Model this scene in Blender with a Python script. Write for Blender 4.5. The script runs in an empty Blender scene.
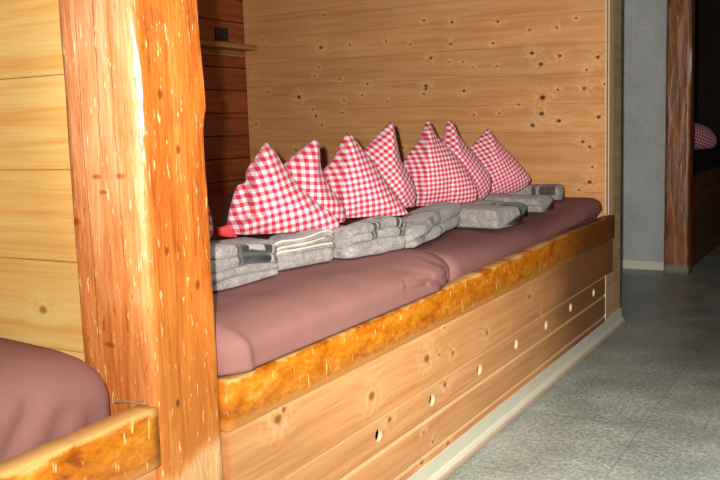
import bpy, bmesh, math, random
from mathutils import Vector, Matrix, noise
random.seed(7)
SC = bpy.context.scene
COL = SC.collection

# ------------------------------------------------------------------ measured data (metres)
PINE_KNOTS = [(1.543, 1.502, 1), (1.575, 1.339, 2), (1.593, 1.24, 1), (2.063, 1.232, 1), (1.459, 1.17, 1), (1.626, 1.195, 1), (1.28, 1.135, 1.2), (0.93, 1.106, 1.8), (0.943, 1.069, 1), (1.74, 1.09, 2), (1.317, 1.081, 1), (1.434, 1.059, 1), (1.967, 1.128, 0.9), (1.649, 1.023, 1), (1.626, 0.986, 1.4), (1.45, 0.998, 1), (0.933, 1.416, 1.2), (1.384, 1.337, 1), (1.159, 1.338, 1), (1.987, 1.411, 1), (1.017, 1.312, 0.8), (1.163, 1.045, 0.8), (0.778, 1.394, 1.3), (0.537, 1.374, 1.2), (0.381, 1.322, 1), (0.252, 1.321, 1), (0.163, 1.353, 0.9), (0.788, 1.294, 1.2), (0.564, 1.28, 1.1), (0.37, 1.221, 1.7), (0.237, 1.199, 1.4), (0.065, 1.182, 1.5), (0.327, 1.17, 1.8), (0.898, 1.237, 1.4), (0.795, 1.211, 0.8), (0.722, 1.206, 0.8), (0.545, 1.176, 0.9), (0.67, 1.18, 0.7), (0.115, 1.131, 1), (0.931, 1.092, 1.3), (0.72, 1.072, 1.4), (0.438, 0.998, 1), (0.32, 1.024, 2.4), (0.125, 1.055, 1.6), (0.249, 1.055, 1), (0.034, 1.067, 1.2), (0.325, 0.953, 1.9), (0.37, 0.903, 1.8), (0.243, 0.919, 1.8), (0.061, 0.93, 1.6), (0.537, 0.961, 0.9), (0.668, 0.959, 0.9), (0.132, 0.826, 1.4), (0.102, 0.804, 1.2), (0.102, 0.652, 1.6), (0.15, 0.616, 1), (0.089, 0.717, 1), (1.588, 0.937, 1), (1.074, 0.812, 1), (1.964, 1.13, 1), (2.066, 0.952, 1.2), (1.777, 0.807, 1.2)]
FRONT_KNOTS = [(1.971, 0.338, 2.2), (1.683, 0.324, 2.2), (2.133, 0.314, 1.3), (2.378, 0.315, 1.3), (2.046, 0.331, 0.8), (2.13, 0.407, 0.8), (2.081, 0.394, 0.8), (2.474, 0.404, 0.7), (1.321, 0.382, 2), (1.324, 0.417, 1.2), (1.342, 0.394, 1.2), (1.937, 0.08, 1.5), (1.952, 0.151, 0.9), (2.004, 0.11, 1), (2.098, 0.074, 1.3), (2.086, 0.239, 1.6), (1.772, 0.241, 1.5), (2.755, 0.352, 1.5), (2.866, 0.259, 1.2), (3.142, 0.318, 1.2), (3.204, 0.163, 1)]
HOLES = [(1.717, 0.221), (2.004, 0.221), (2.327, 0.218), (2.633, 0.221), (2.936, 0.218), (3.23, 0.224), (3.554, 0.221)]
PILLOWS = [
    ((-0.42, 1.56, 0.66), (0.0592, 0.0564), [(0.0556, 0.1164), (0.0635, 0.0932), (0.0701, 0.0676), (0.0722, 0.0421), (0.0701, 0.0237), (0.0526, 0.0196), (0.0182, 0.0208), (-0.0077, 0.0517), (0.0106, 0.0903), (0.0373, 0.117)], 0.09, 12, 0.019) ,
    ((-0.42, 1.93, 0.66), (0.0217, 0.076), [(-0.0137, 0.23), (-0.0037, 0.2193), (0.0089, 0.2058), (0.0334, 0.1629), (0.0709, 0.1115), (0.1167, 0.0649), (0.1477, 0.0399), (0.1706, 0.0124), (0.1643, -0.0142), (0.1133, -0.0259), (0.0383, -0.0342), (-0.0364, -0.0344), (-0.1055, -0.0294), (-0.1311, -0.0097), (-0.1268, 0.0222), (-0.1199, 0.054), (-0.1043, 0.1014), (-0.0928, 0.1195), (-0.0739, 0.1268), (-0.0699, 0.1558), (-0.0472, 0.1892), (-0.0274, 0.2174)], 0.1, -12, 0.0205) ,
    ((-0.42, 2.15, 0.66), (-0.0057, 0.0864), [(-0.003, 0.2314), (0.0067, 0.2226), (0.0098, 0.1942), (0.0124, 0.1487), (0.032, 0.0995), (0.0536, 0.0644), (0.0753, 0.0262), (0.0679, -0.0197), (0.0153, -0.0412), (-0.0564, -0.033), (-0.1003, 0.0176), (-0.1086, 0.0898), (-0.1002, 0.1523), (-0.0821, 0.1745), (-0.0585, 0.1936), (-0.0292, 0.2153), (-0.0116, 0.2274)], 0.095, 4, 0.0205) ,
    ((-0.42, 2.345, 0.66), (0.0359, 0.076), [(-0.0087, 0.2457), (0.0047, 0.2378), (0.0337, 0.1976), (0.0716, 0.1449), (0.1094, 0.0828), (0.1506, 0.0233), (0.177, -0.0207), (0.1703, -0.0451), (0.1118, -0.0494), (0.0349, -0.053), (-0.0266, -0.0541), (-0.0627, -0.0344), (-0.0822, 0.0186), (-0.0924, 0.0741), (-0.0935, 0.126), (-0.065, 0.1554), (-0.049, 0.1791), (-0.0326, 0.2119), (-0.0197, 0.2355)], 0.1, -8, 0.018) ,
    ((-0.42, 2.63, 0.66), (-0.0098, 0.0993), [(-0.0066, 0.2755), (0.0012, 0.2573), (0.0127, 0.1945), (0.0214, 0.148), (0.0436, 0.1075), (0.0626, 0.067), (0.0681, 0.0201), (0.0535, -0.0297), (0.006, -0.0551), (-0.0708, -0.0492), (-0.1127, 0.0026), (-0.13, 0.0866), (-0.1209, 0.1592), (-0.1001, 0.1882), (-0.0728, 0.2137), (-0.0421, 0.2456), (-0.0183, 0.2694)], 0.095, -38, 0.0168) ,
    ((-0.42, 2.9, 0.66), (0.0084, 0.0817), [(-0.0033, 0.2777), (0.0088, 0.2632), (0.0328, 0.2164), (0.0818, 0.1651), (0.1238, 0.1102), (0.1587, 0.0517), (0.1724, 0.008), (0.1502, -0.0274), (0.0704, -0.0501), (-0.0201, -0.0616), (-0.0776, -0.0525), (-0.0941, 0.0059), (-0.0995, 0.0745), (-0.0945, 0.128), (-0.0574, 0.1803), (-0.0316, 0.215), (-0.0163, 0.257)], 0.1, -4, 0.016) ,
    ((-0.42, 3.07, 0.66), (0.0489, 0.0809), [(0.0039, 0.2759), (0.0205, 0.2643), (0.0402, 0.2192), (0.073, 0.1735), (0.1098, 0.1276), (0.1466, 0.0778), (0.1574, 0.0436), (0.1492, -0.0013), (0.1072, -0.0377), (0.0466, -0.0508), (-0.0136, -0.0413), (-0.035, 0.0161), (-0.0406, 0.1101), (-0.0278, 0.1843), (-0.0157, 0.2284), (-0.0075, 0.2615)], 0.085, -36, 0.016) ,
    ((-0.42, 3.4, 0.66), (0.065, 0.0606), [(0.0267, 0.2379), (0.0427, 0.2233), (0.0626, 0.1904), (0.1068, 0.1445), (0.151, 0.0944), (0.1934, 0.0402), (0.1952, 0.0156), (0.1622, -0.016), (0.1046, -0.0469), (0.0511, -0.0697), (-0.0103, -0.0677), (-0.0503, -0.009), (-0.0651, 0.0812), (-0.0517, 0.1537), (-0.0227, 0.1891), (0.0062, 0.2204)], 0.085, -24, 0.0155) ,
]
FLASH_W, FLASH_F, FILL, WORLD = 95.0, 260.0, 10.0, .42

# ------------------------------------------------------------------ small helpers
def smooth(a, b, x):
    if a == b:
        return 0.0 if x < a else 1.0
    t = max(0.0, min(1.0, (x - a) / (b - a)))
    return t * t * (3 - 2 * t)

def nz(x, y, z, s=1.0):
    return noise.noise(Vector((x * s, y * s, z * s)))

def tag(o, label=None, cat=None, group=None, kind=None):
    if label: o['label'] = label
    if cat: o['category'] = cat
    if group: o['group'] = group
    if kind: o['kind'] = kind
    return o

def empty(name, loc, label, cat, group=None):
    o = bpy.data.objects.new(name, None)
    COL.objects.link(o)
    o.location = loc
    o.empty_display_size = 0.05
    return tag(o, label, cat, group)

def link(name, bm, mat, parent=None, shade=True, loc=None, rotz=None):
    me = bpy.data.meshes.new(name)
    bmesh.ops.recalc_face_normals(bm, faces=bm.faces)
    bm.to_mesh(me)
    bm.free()
    if shade:
        for p in me.polygons: p.use_smooth = True
    o = bpy.data.objects.new(name, me)
    COL.objects.link(o)
    me.materials.append(mat)
    if loc is not None: o.location = loc
    if rotz is not None: o.rotation_euler = (0, 0, rotz)
    if parent is not None:
        o.parent = parent
        o.matrix_parent_inverse = Matrix.Translation(-Vector(parent.location))
    return o

def add_box(bm, x0, x1, y0, y1, z0, z1, bev=0.0, seg=2):
    r = bmesh.ops.create_cube(bm, size=1.0)
    vs = r['verts']
    for v in vs:
        v.co = Vector(((x0 + x1) / 2 + v.co.x * (x1 - x0), (y0 + y1) / 2 + v.co.y * (y1 - y0), (z0 + z1) / 2 + v.co.z * (z1 - z0)))
    if bev > 0:
        es = set()
        for v in vs:
            for e in v.link_edges: es.add(e)
        bmesh.ops.bevel(bm, geom=list(es), offset=bev, segments=seg, affect='EDGES', profile=0.6)

def add_planks(bm, length, zs, thick, gap=0.0012, bev=0.003, y0=0.0, x0=0.0):
    """boards lying along local x, stacked in z; front faces at local y = y0, body behind it (+y)"""
    for a, b in zip(zs[:-1], zs[1:]):
        add_box(bm, x0, x0 + length, y0, y0 + thick, a + gap / 2, b - gap / 2, bev, 1)

def add_tube(bm, pts, r, sides=8):
    rings = []
    n = len(pts)
    for i, p in enumerate(pts):
        p = Vector(p)
        a = Vector(pts[max(0, i - 1)]); b = Vector(pts[min(n - 1, i + 1)])
        t = (b - a).normalized()
        up = Vector((0, 0, 1)) if abs(t.z) < .9 else Vector((1, 0, 0))
        u = t.cross(up).normalized(); w = t.cross(u).normalized()
        rings.append([bm.verts.new(p + u * r * math.cos(2 * math.pi * k / sides) + w * r * math.sin(2 * math.pi * k / sides)) for k in range(sides)])
    for i in range(n - 1):
        for k in range(sides):
            bm.faces.new((rings[i][k], rings[i][(k + 1) % sides], rings[i + 1][(k + 1) % sides], rings[i + 1][k]))
    bm.faces.new(rings[0]); bm.faces.new(rings[-1][::-1])

# ------------------------------------------------------------------ node helpers
class NT:
    def __init__(s, name):
        s.m = bpy.data.materials.new(name)
        s.m.use_nodes = True
        s.t = s.m.node_tree
        s.bsdf = s.t.nodes['Principled BSDF']
    def n(s, typ, **kw):
        nd = s.t.nodes.new(typ)
        for k, v in kw.items(): setattr(nd, k, v)
        return nd
    def put(s, sock, v):
        if isinstance(v, bpy.types.NodeSocket): s.t.links.new(v, sock)
        else: sock.default_value = v
    def math(s, op, a, b=0.0, clamp=False):
        nd = s.n('ShaderNodeMath', operation=op, use_clamp=clamp)
        s.put(nd.inputs[0], a); s.put(nd.inputs[1], b)
        return nd.outputs[0]
    def vmath(s, op, a, b):
        nd = s.n('ShaderNodeVectorMath', operation=op)
        s.put(nd.inputs[0], a); s.put(nd.inputs[1], b)
        return nd
    def noise(s, vec, scale, detail=3.0, rough=.55, dist=0.0):
        nd = s.n('ShaderNodeTexNoise')
        s.put(nd.inputs['Vector'], vec)
        nd.inputs['Scale'].default_value = scale
        nd.inputs['Detail'].default_value = detail
        nd.inputs['Roughness'].default_value = rough
        nd.inputs['Distortion'].default_value = dist
        return nd.outputs[0]
    def ramp(s, v, stops):
        nd = s.n('ShaderNodeValToRGB')
        el = nd.color_ramp.elements
        while len(el) > 1: el.remove(el[-1])
        for i, (p, c) in enumerate(stops):
            e = el[0] if i == 0 else el.new(p)
            e.position = p
            e.color = (*c, 1) if len(c) == 3 else c
        s.put(nd.inputs[0], v)
        return nd.outputs[0]
    def rng(s, v, a, b, c=0.0, d=1.0):
        nd = s.n('ShaderNodeMapRange', interpolation_type='SMOOTHSTEP')
        s.put(nd.inputs[0], v)
        for i, q in enumerate((a, b, c, d)): s.put(nd.inputs[i + 1], q)
        return nd.outputs[0]
    def mix(s, f, a, b, mode='MIX'):
        nd = s.n('ShaderNodeMix', data_type='RGBA', blend_type=mode)
        s.put(nd.inputs[0], f)
        for sock, v in ((nd.inputs[6], a), (nd.inputs[7], b)):
            s.put(sock, v if isinstance(v, bpy.types.NodeSocket) else (*v, 1))
        return nd.outputs[2]
    def obj(s):
        return s.n('ShaderNodeTexCoord').outputs['Object']
    def uv(s):
        return s.n('ShaderNodeTexCoord').outputs['UV']
    def xyz(s, v):
        nd = s.n('ShaderNodeSeparateXYZ'); s.put(nd.inputs[0], v)
        return nd.outputs
    def comb(s, x, y, z):
        nd = s.n('ShaderNodeCombineXYZ')
        for i, q in enumerate((x, y, z)): s.put(nd.inputs[i], q)
        return nd.outputs[0]
    def bump(s, h, strength, dist=.002):
        nd = s.n('ShaderNodeBump')
        nd.inputs['Strength'].default_value = strength
        nd.inputs['Distance'].default_value = dist
        s.put(nd.inputs['Height'], h)
        s.t.links.new(nd.outputs[0], s.bsdf.inputs['Normal'])
    def done(s, col, rough=.6, spec=.35, sheen=0.0):
        s.put(s.bsdf.inputs['Base Color'], col if isinstance(col, bpy.types.NodeSocket) else (*col, 1))
        s.put(s.bsdf.inputs['Roughness'], rough)
        s.put(s.bsdf.inputs['Specular IOR Level'], spec)
        if sheen: s.bsdf.inputs['Sheen Weight'].default_value = sheen
        return s.m

def srgb(r, g, b):
    f = lambda c: (c / 255 / 12.92) if c / 255 <= .04045 else ((c / 255 + .055) / 1.055) ** 2.4
    return (f(r), f(g), f(b))

def pine_mat(name, light, mid, dark, knotcol, along='X', knots=None, plank=None, zoff=0.0, seed=0.0, rough=.5, flare=.5,
             contrast=1.0, random_knots=0.0, tint=.12, spec=.35, seams=(), far_dark=0.0, tilt=0.0):
    """boards with their grain along one local axis; knots = (position along, height, size) on the face"""
    m = NT(name)
    X, Y, Z = m.xyz(m.obj())
    L = X if along == 'X' else Y
    T = Y if along == 'X' else X
    Zt = m.math('SUBTRACT', Z, m.math('MULTIPLY', L, tilt))
    z = m.math('SUBTRACT', Zt, zoff)
    pid = m.math('FLOOR', m.math('DIVIDE', z, plank)) if plank else 0.0
    wn = m.n('ShaderNodeTexWhiteNoise', noise_dimensions='1D')
    m.put(wn.inputs['W'], m.math('ADD', pid, seed) if plank else seed)
    rnd = wn.outputs['Value']
    # knot fields
    core = halo = None
    pull = None
    flat = m.comb(m.math('MULTIPLY', L, .75), 0.0, m.math('MULTIPLY', Z, 1.0))
    wob = m.noise(m.comb(L, T, Z), 60, 1)
    for (a, b, sz) in (knots or []):
        d = m.vmath('DISTANCE', flat, (a * .75, 0.0, b)).outputs['Value']
        c = m.rng(d, .0022 * sz, .0068 * sz, 1.0, 0.0)
        h = m.rng(d, .004 * sz, .034 * sz, 1.0, 0.0)
        core = c if core is None else m.math('MAXIMUM', core, c)
        halo = h if halo is None else m.math('MAXIMUM', halo, h)
    if random_knots:
        vo = m.n('ShaderNodeTexVoronoi', voronoi_dimensions='2D', feature='F1')
        m.put(vo.inputs['Vector'], m.comb(m.math('MULTIPLY', L, 2.4), m.math('ADD', m.math('MULTIPLY', Z, 6.5), seed), 0.0))
        vo.inputs['Scale'].default_value = 1.0
        present = m.math('LESS_THAN', m.xyz(vo.outputs['Color'])[0], random_knots)
        c = m.math('MULTIPLY', m.rng(vo.outputs['Distance'], .03, .07, 1.0, 0.0), present)
        h = m.math('MULTIPLY', m.rng(vo.outputs['Distance'], .03, .3, 1.0, 0.0), present)
        core = c if core is None else m.math('MAXIMUM', core, c)
        halo = h if halo is None else m.math('MAXIMUM', halo, h)
    if core is None: core, halo = 0.0, 0.0
    # grain: heights bend around the knots
    zz = m.math('ADD', m.math('ADD', Zt, m.math('MULTIPLY', rnd, 3.1)), m.math('MULTIPLY', halo, .013))
    gv = m.comb(m.math('MULTIPLY', L, 1.1), m.math('MULTIPLY', T, 12.0), m.math('MULTIPLY', zz, 24.0))
    g1 = m.noise(gv, 1.6, 4, .6, .6)
    gv2 = m.comb(m.math('MULTIPLY', L, 5.0), m.math('MULTIPLY', T, 90.0), m.math('MULTIPLY', zz, 210.0))
    g2 = m.noise(gv2, 1.0, 2, .6)
    grain = m.math('ADD', m.math('MULTIPLY', g1, .7), m.math('MULTIPLY', g2, .3))
    base = m.ramp(grain, [(.5 - .17 / contrast, dark), (.5, mid), (.5 + .15 / contrast, light)])
    big = m.noise(m.comb(m.math('MULTIPLY', L, 1.5), 0.0, m.math('MULTIPLY', Z, 3.0)), 1.3, 2)
    tone = m.math('ADD', m.math('MULTIPLY', m.math('SUBTRACT', rnd, .5), tint * 2), m.math('MULTIPLY', m.math('SUBTRACT', big, .5), .35))
    tone = m.math('ADD', tone, 1.0)
    base = m.mix(1.0, base, m.comb(tone, tone, tone), 'MULTIPLY')
    fl = m.math('MULTIPLY', m.math('MULTIPLY', halo, m.rng(wob, .35, .65)), flare)
    base = m.mix(fl, base, tuple(min(1, c * 1.25) for c in light))
    base = m.mix(m.math('MULTIPLY', core, m.rng(wob, .2, .5, .6, 1.0)), base, knotcol)
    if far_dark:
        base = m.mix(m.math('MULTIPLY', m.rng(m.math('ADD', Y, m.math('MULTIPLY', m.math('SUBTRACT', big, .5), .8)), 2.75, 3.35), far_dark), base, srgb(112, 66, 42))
    for sz_ in seams:      # flash-lit lips of the grooves, painted paler
        d = m.math('ABSOLUTE', m.math('SUBTRACT', Z, sz_ - .003))
        base = m.mix(m.math('MULTIPLY', m.rng(d, .002, .0065, 1.0, 0.0), .6), base, srgb(248, 208, 152))
    m.bump(m.math('SUBTRACT', grain, m.math('MULTIPLY', halo, .5)), .25, .002)
    return m.done(base, rough, spec)

def plain_mat(name, col, rough=.6, var=.15, scale=30, spec=.3):
    m = NT(name)
    v = m.noise(m.obj(), scale, 3)
    c = m.mix(v, tuple(q * (1 - var) for q in col), tuple(min(1, q * (1 + var)) for q in col))
    return m.done(c, rough, spec)

# ------------------------------------------------------------------ materials
M = {}
M['pine'] = pine_mat('pine_boards', srgb(238, 184, 126), srgb(226, 164, 104), srgb(202, 136, 80), srgb(100, 54, 30), 'X',
                     PINE_KNOTS, plank=.128, zoff=.093, tilt=.020, seed=3.3, rough=.5, flare=.6, tint=.05, contrast=.75)
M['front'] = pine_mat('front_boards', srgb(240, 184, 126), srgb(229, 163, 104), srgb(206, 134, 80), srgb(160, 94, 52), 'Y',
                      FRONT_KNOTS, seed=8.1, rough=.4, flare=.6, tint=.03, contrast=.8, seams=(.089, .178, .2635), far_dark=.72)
M['front_other'] = pine_mat('front_boards_plain', srgb(232, 172, 108), srgb(218, 150, 88), srgb(186, 116, 62), srgb(96, 52, 26), 'Y',
                            None, seed=2.1, rough=.45, random_knots=.3, tint=.03)
M['pale'] = pine_mat('pale_partition_boards', srgb(255, 218, 140), srgb(252, 200, 116), srgb(238, 170, 84), srgb(196, 124, 64), 'X',
                     [(-.335, .614, 1.6)], plank=.161, zoff=.06, seed=5.5, rough=.45, flare=.3, tint=.05, contrast=.9)
M['dark_planks'] = pine_mat('dark_stained_boards', srgb(176, 100, 58), srgb(152, 80, 46), srgb(114, 58, 33), srgb(46, 22, 14), 'Y',
                            [(3.83, 1.10, .8), (4.06, .96, 1.1), (3.95, .93, .9), (3.75, 1.33, .8)], plank=.124, zoff=.026, seed=1.7, rough=.45, flare=.0, tint=.1)
M['shelf'] = pine_mat('shelf_wood', srgb(196, 150, 100), srgb(176, 128, 80), srgb(140, 96, 58), srgb(80, 50, 30), 'Y', None, seed=4.4, rough=.55)
M['end_post'] = pine_mat('end_post_wood', srgb(232, 202, 152), srgb(212, 178, 126), srgb(172, 136, 90), srgb(90, 60, 34), 'Y', None, seed=6.1, rough=.55, contrast=.6)
M['batten'] = plain_mat('pale_batten', srgb(236, 214, 176), .5, .08)

def post_mat():
    m = NT('rough_hewn_post')
    o = m.obj()
    X, Y, Z = m.xyz(o)
    side = m.rng(m.n('ShaderNodeNewGeometry').outputs['Normal'], 0, 1)   # placeholder branch, replaced below
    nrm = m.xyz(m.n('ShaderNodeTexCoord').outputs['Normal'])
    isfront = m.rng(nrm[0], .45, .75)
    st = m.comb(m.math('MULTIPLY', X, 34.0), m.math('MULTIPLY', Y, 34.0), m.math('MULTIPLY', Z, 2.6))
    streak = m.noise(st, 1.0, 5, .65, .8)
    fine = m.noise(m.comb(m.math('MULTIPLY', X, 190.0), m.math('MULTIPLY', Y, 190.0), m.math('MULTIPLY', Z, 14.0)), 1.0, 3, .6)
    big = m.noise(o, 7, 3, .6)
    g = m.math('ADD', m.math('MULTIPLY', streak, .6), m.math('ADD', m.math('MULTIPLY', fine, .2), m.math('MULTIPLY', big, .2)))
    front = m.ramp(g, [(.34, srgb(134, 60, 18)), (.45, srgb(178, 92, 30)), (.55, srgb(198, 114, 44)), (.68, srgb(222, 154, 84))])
    left = m.ramp(g, [(.34, srgb(190, 104, 58)), (.46, srgb(216, 138, 86)), (.56, srgb(228, 162, 112)), (.68, srgb(240, 194, 150))])  # side face coloured paler, as if overexposed by the flash
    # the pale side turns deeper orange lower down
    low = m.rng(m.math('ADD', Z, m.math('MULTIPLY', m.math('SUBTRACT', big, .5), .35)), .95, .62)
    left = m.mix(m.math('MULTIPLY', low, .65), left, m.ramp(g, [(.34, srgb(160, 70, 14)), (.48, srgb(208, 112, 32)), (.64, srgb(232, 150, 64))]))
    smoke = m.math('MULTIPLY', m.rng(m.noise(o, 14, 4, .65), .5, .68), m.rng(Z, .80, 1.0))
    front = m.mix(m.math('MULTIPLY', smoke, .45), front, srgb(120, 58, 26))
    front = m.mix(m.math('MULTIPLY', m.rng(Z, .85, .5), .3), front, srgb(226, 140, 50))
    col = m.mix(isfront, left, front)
    # long drying cracks in the side face
    for (cx, zlo, w_) in ((-.083, .86, .0016), (-.052, .70, .0010), (-.120, .55, .0012)):
        wv = m.math('MULTIPLY', m.math('SUBTRACT', m.noise(m.comb(0.0, 0.0, m.math('MULTIPLY', Z, 9.0)), 1.0, 3), .5), .016)
        dd_ = m.math('ABSOLUTE', m.math('SUBTRACT', m.math('ADD', X, wv), cx))
        k = m.math('MULTIPLY', m.rng(dd_, w_ * .4, w_, 1.0, 0.0), m.math('MULTIPLY', m.rng(Z, zlo, zlo + .04), m.math('SUBTRACT', 1.0, isfront)))
        col = m.mix(m.math('MULTIPLY', k, .7), col, srgb(132, 62, 28))
    # bare wood below the varnish
    bare = m.rng(m.math('ADD', m.math('ADD', Z, m.math('MULTIPLY', m.math('SUBTRACT', streak, .5), .10)), m.math('MULTIPLY', Y, -.25)), .135, .10)
    bare = m.math('MULTIPLY', bare, isfront)
    col = m.mix(bare, col, m.ramp(g, [(.38, srgb(206, 136, 78)), (.5, srgb(230, 172, 112)), (.64, srgb(244, 204, 152))]))
    # worn arris between the two faces, its white highlight painted in
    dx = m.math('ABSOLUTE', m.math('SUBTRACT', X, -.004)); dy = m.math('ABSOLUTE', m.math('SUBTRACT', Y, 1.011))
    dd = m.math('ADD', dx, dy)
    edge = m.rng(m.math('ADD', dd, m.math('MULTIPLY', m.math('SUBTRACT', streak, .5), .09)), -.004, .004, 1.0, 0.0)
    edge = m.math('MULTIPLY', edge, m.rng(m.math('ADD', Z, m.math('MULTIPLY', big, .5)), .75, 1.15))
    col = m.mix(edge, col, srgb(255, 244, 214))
    # chips where the varnish has gone
    chip = m.noise(m.comb(m.math('MULTIPLY', X, 150.0), m.math('MULTIPLY', Y, 150.0), m.math('MULTIPLY', Z, 30.0)), 1.0, 3, .6)
    col = m.mix(m.math('MULTIPLY', m.rng(chip, .63, .69), .7), col, srgb(250, 216, 160))
    col = m.mix(m.math('MULTIPLY', m.rng(chip, .335, .285), .6), col, srgb(120, 46, 12))
    # knots
    core = None
    for (a, b, s) in ((1.055, .982, 1.0), (1.089, .895, .9), (1.048, .739, .9), (1.117, .673, 1.0), (1.054, .491, .8)):
        d = m.vmath('DISTANCE', m.comb(0.0, m.math('MULTIPLY', Y, 1.5), Z), (0, a * 1.5, b)).outputs['Value']
        k = m.math('MULTIPLY', m.rng(d, .005 * s, .011 * s, 1.0, 0.0), isfront)
        core = k if core is None else m.math('MAXIMUM', core, k)
    col = m.mix(m.math('MULTIPLY', core, .85), col, srgb(120, 52, 20))
    core = None
    for (a, b, s) in ((-.086, .834, .8), (-.048, .859, 1.0), (-.097, .858, .9), (-.154, .786, 1.3), (-.096, .59, 1.1)):
        d = m.vmath('DISTANCE', m.comb(m.math('MULTIPLY', X, .6), 0.0, m.math('MULTIPLY', Z, 1.6)), (a * .6, 0, b * 1.6)).outputs['Value']
        k = m.math('MULTIPLY', m.rng(d, .003 * s, .010 * s, 1.0, 0.0), m.math('SUBTRACT', 1.0, isfront))
        core = k if core is None else m.math('MAXIMUM', core, k)
    col = m.mix(m.math('MULTIPLY', core, .7), col, srgb(150, 54, 20))
    m.bump(m.math('ADD', m.math('MULTIPLY', streak, 1.0), m.math('MULTIPLY', chip, .8)), .6, .004)
    return m.done(col, .42, .4)
M['post'] = post_mat()

def rail_mat(name, front_x):
    m = NT(name)
    o = m.obj()
    X, Y, Z = m.xyz(o)
    a = m.noise(m.comb(X, m.math('MULTIPLY', Y, 7.0), m.math('MULTIPLY', Z, 16.0)), 1.4, 5, .65, .5)
    b = m.noise(m.comb(X, m.math('MULTIPLY', Y, 30.0), m.math('MULTIPLY', Z, 60.0)), 1.3, 3, .6, .6)
    g = m.math('ADD', m.math('MULTIPLY', a, .65), m.math('MULTIPLY', b, .35))
    col = m.ramp(g, [(.34, srgb(150, 72, 10)), (.44, srgb(196, 108, 16)), (.54, srgb(216, 132, 26)), (.66, srgb(232, 168, 66))])
    # bare, paler strip along the lower edge
    wav = m.math('ADD', Z, m.math('MULTIPLY', m.math('SUBTRACT', a, .5), .05))
    col = m.mix(m.math('MULTIPLY', m.rng(wav, .424, .408), .75), col, srgb(224, 158, 88))
    # worn top arris
    top = m.math('MULTIPLY', m.rng(m.math('SUBTRACT', wav, m.math('MULTIPLY', m.rng(Y, 1.6, 3.8), .016)), .488, .496), .8)
    col = m.mix(m.math('MULTIPLY', top, .8), col, srgb(244, 206, 130))
    # short upright scratches
    sc = m.noise(m.comb(X, m.math('MULTIPLY', Y, 120.0), m.math('MULTIPLY', Z, 22.0)), 1.0, 2, .5)
    col = m.mix(m.math('MULTIPLY', m.rng(sc, .66, .70), .7), col, srgb(250, 218, 150))
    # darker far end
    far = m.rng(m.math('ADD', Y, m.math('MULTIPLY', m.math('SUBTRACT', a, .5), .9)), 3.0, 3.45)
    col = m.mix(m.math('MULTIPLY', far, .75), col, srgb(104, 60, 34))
    m.bump(g, .4, .003)
    return m.done(col, .4, .35)
M['rail'] = rail_mat('varnished_rail', 0.0)

def sheet_mat(name, col, dark=1.0):
    m = NT(name)
    o = m.obj()
    w = m.noise(o, 420, 2, .6)
    b = m.noise(o, 5, 3, .55)
    c = m.mix(b, tuple(q * .86 * dark for q in col), tuple(q * 1.12 * dark for q in col))
    c = m.mix(m.math('MULTIPLY', w, .25), c, tuple(q * .6 * dark for q in col))
    m.bump(m.math('ADD', m.math('MULTIPLY', w, .2), m.noise(o, 28, 3)), .18, .003)
    return m.done(c, .9, .12)
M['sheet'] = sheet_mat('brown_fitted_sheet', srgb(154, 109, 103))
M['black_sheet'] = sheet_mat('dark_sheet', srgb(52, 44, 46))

def gingham_mat(name, rot, per, dull=1.0):
    m = NT(name)
    uv = m.uv()
    X, Y, _ = m.xyz(uv)
    r = math.radians(rot)
    u = m.math('ADD', m.math('MULTIPLY', X, math.cos(r)), m.math('MULTIPLY', Y, -math.sin(r)))
    v = m.math('ADD', m.math('MULTIPLY', X, math.sin(r)), m.math('MULTIPLY', Y, math.cos(r)))
    st = []
    for q in (u, v):
        s = m.math('SINE', m.math('MULTIPLY', q, 2 * math.pi / per))
        st.append(m.rng(s, -.25, .25))
    f = m.math('MULTIPLY', m.math('ADD', st[0], st[1]), .5)
    col = m.ramp(f, [(0.0, srgb(246 * dull, 236 * dull, 236 * dull)), (.5, srgb(238 * dull, 140 * dull, 154 * dull)), (1.0, srgb(220 * dull, 40 * dull, 62 * dull))])
    w = m.noise(uv, 900, 2)
    m.bump(m.math('ADD', m.math('MULTIPLY', m.noise(uv, 22, 3, .6), 1.0), m.math('MULTIPLY', w, .06)), .35, .006)
    return m.done(col, .8, .2, .1)

def wool_mat(name, bands):
    """grey felted wool; bands = (centre along the length, half width, lowest arc, highest arc, strength)"""
    m = NT(name)
    uv = m.uv()
    U, V, _ = m.xyz(uv)
    o = m.obj()
    f = m.noise(o, 260, 3, .7)
    b = m.noise(o, 35, 3, .6)
    col = m.ramp(m.math('ADD', m.math('MULTIPLY', f, .6), m.math('MULTIPLY', b, .4)),
                 [(.36, srgb(114, 108, 102)), (.5, srgb(154, 147, 140)), (.64, srgb(190, 184, 175))])
    wob = m.math('MULTIPLY', m.math('SUBTRACT', m.noise(o, 40, 2), .5), .012)
    Uw = m.math('ADD', U, wob)
    for (c, hw, v0, v1, stg, colr) in bands:
        d = m.math('ABSOLUTE', m.math('SUBTRACT', Uw, c))
        k = m.rng(d, hw, hw + .004, 1.0, 0.0)
        k = m.math('MULTIPLY', k, m.math('MULTIPLY', m.rng(V, v0, v0 + .006), m.rng(V, v1, v1 - .006)))
        k = m.math('MULTIPLY', k, m.math('MULTIPLY', m.rng(f, .3, .5, .9, 1.0), stg))
        col = m.mix(k, col, colr)
    m.bump(f, .5, .003)
    return m.done(col, .95, .1, .3)

BR = srgb(28, 16, 12)
M['hem'] = plain_mat('cream_stitching', srgb(214, 206, 186), .9, .2, 300)
M['red_cloth'] = plain_mat('plain_red_cloth', srgb(222, 70, 70), .85, .1, 60)

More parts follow.
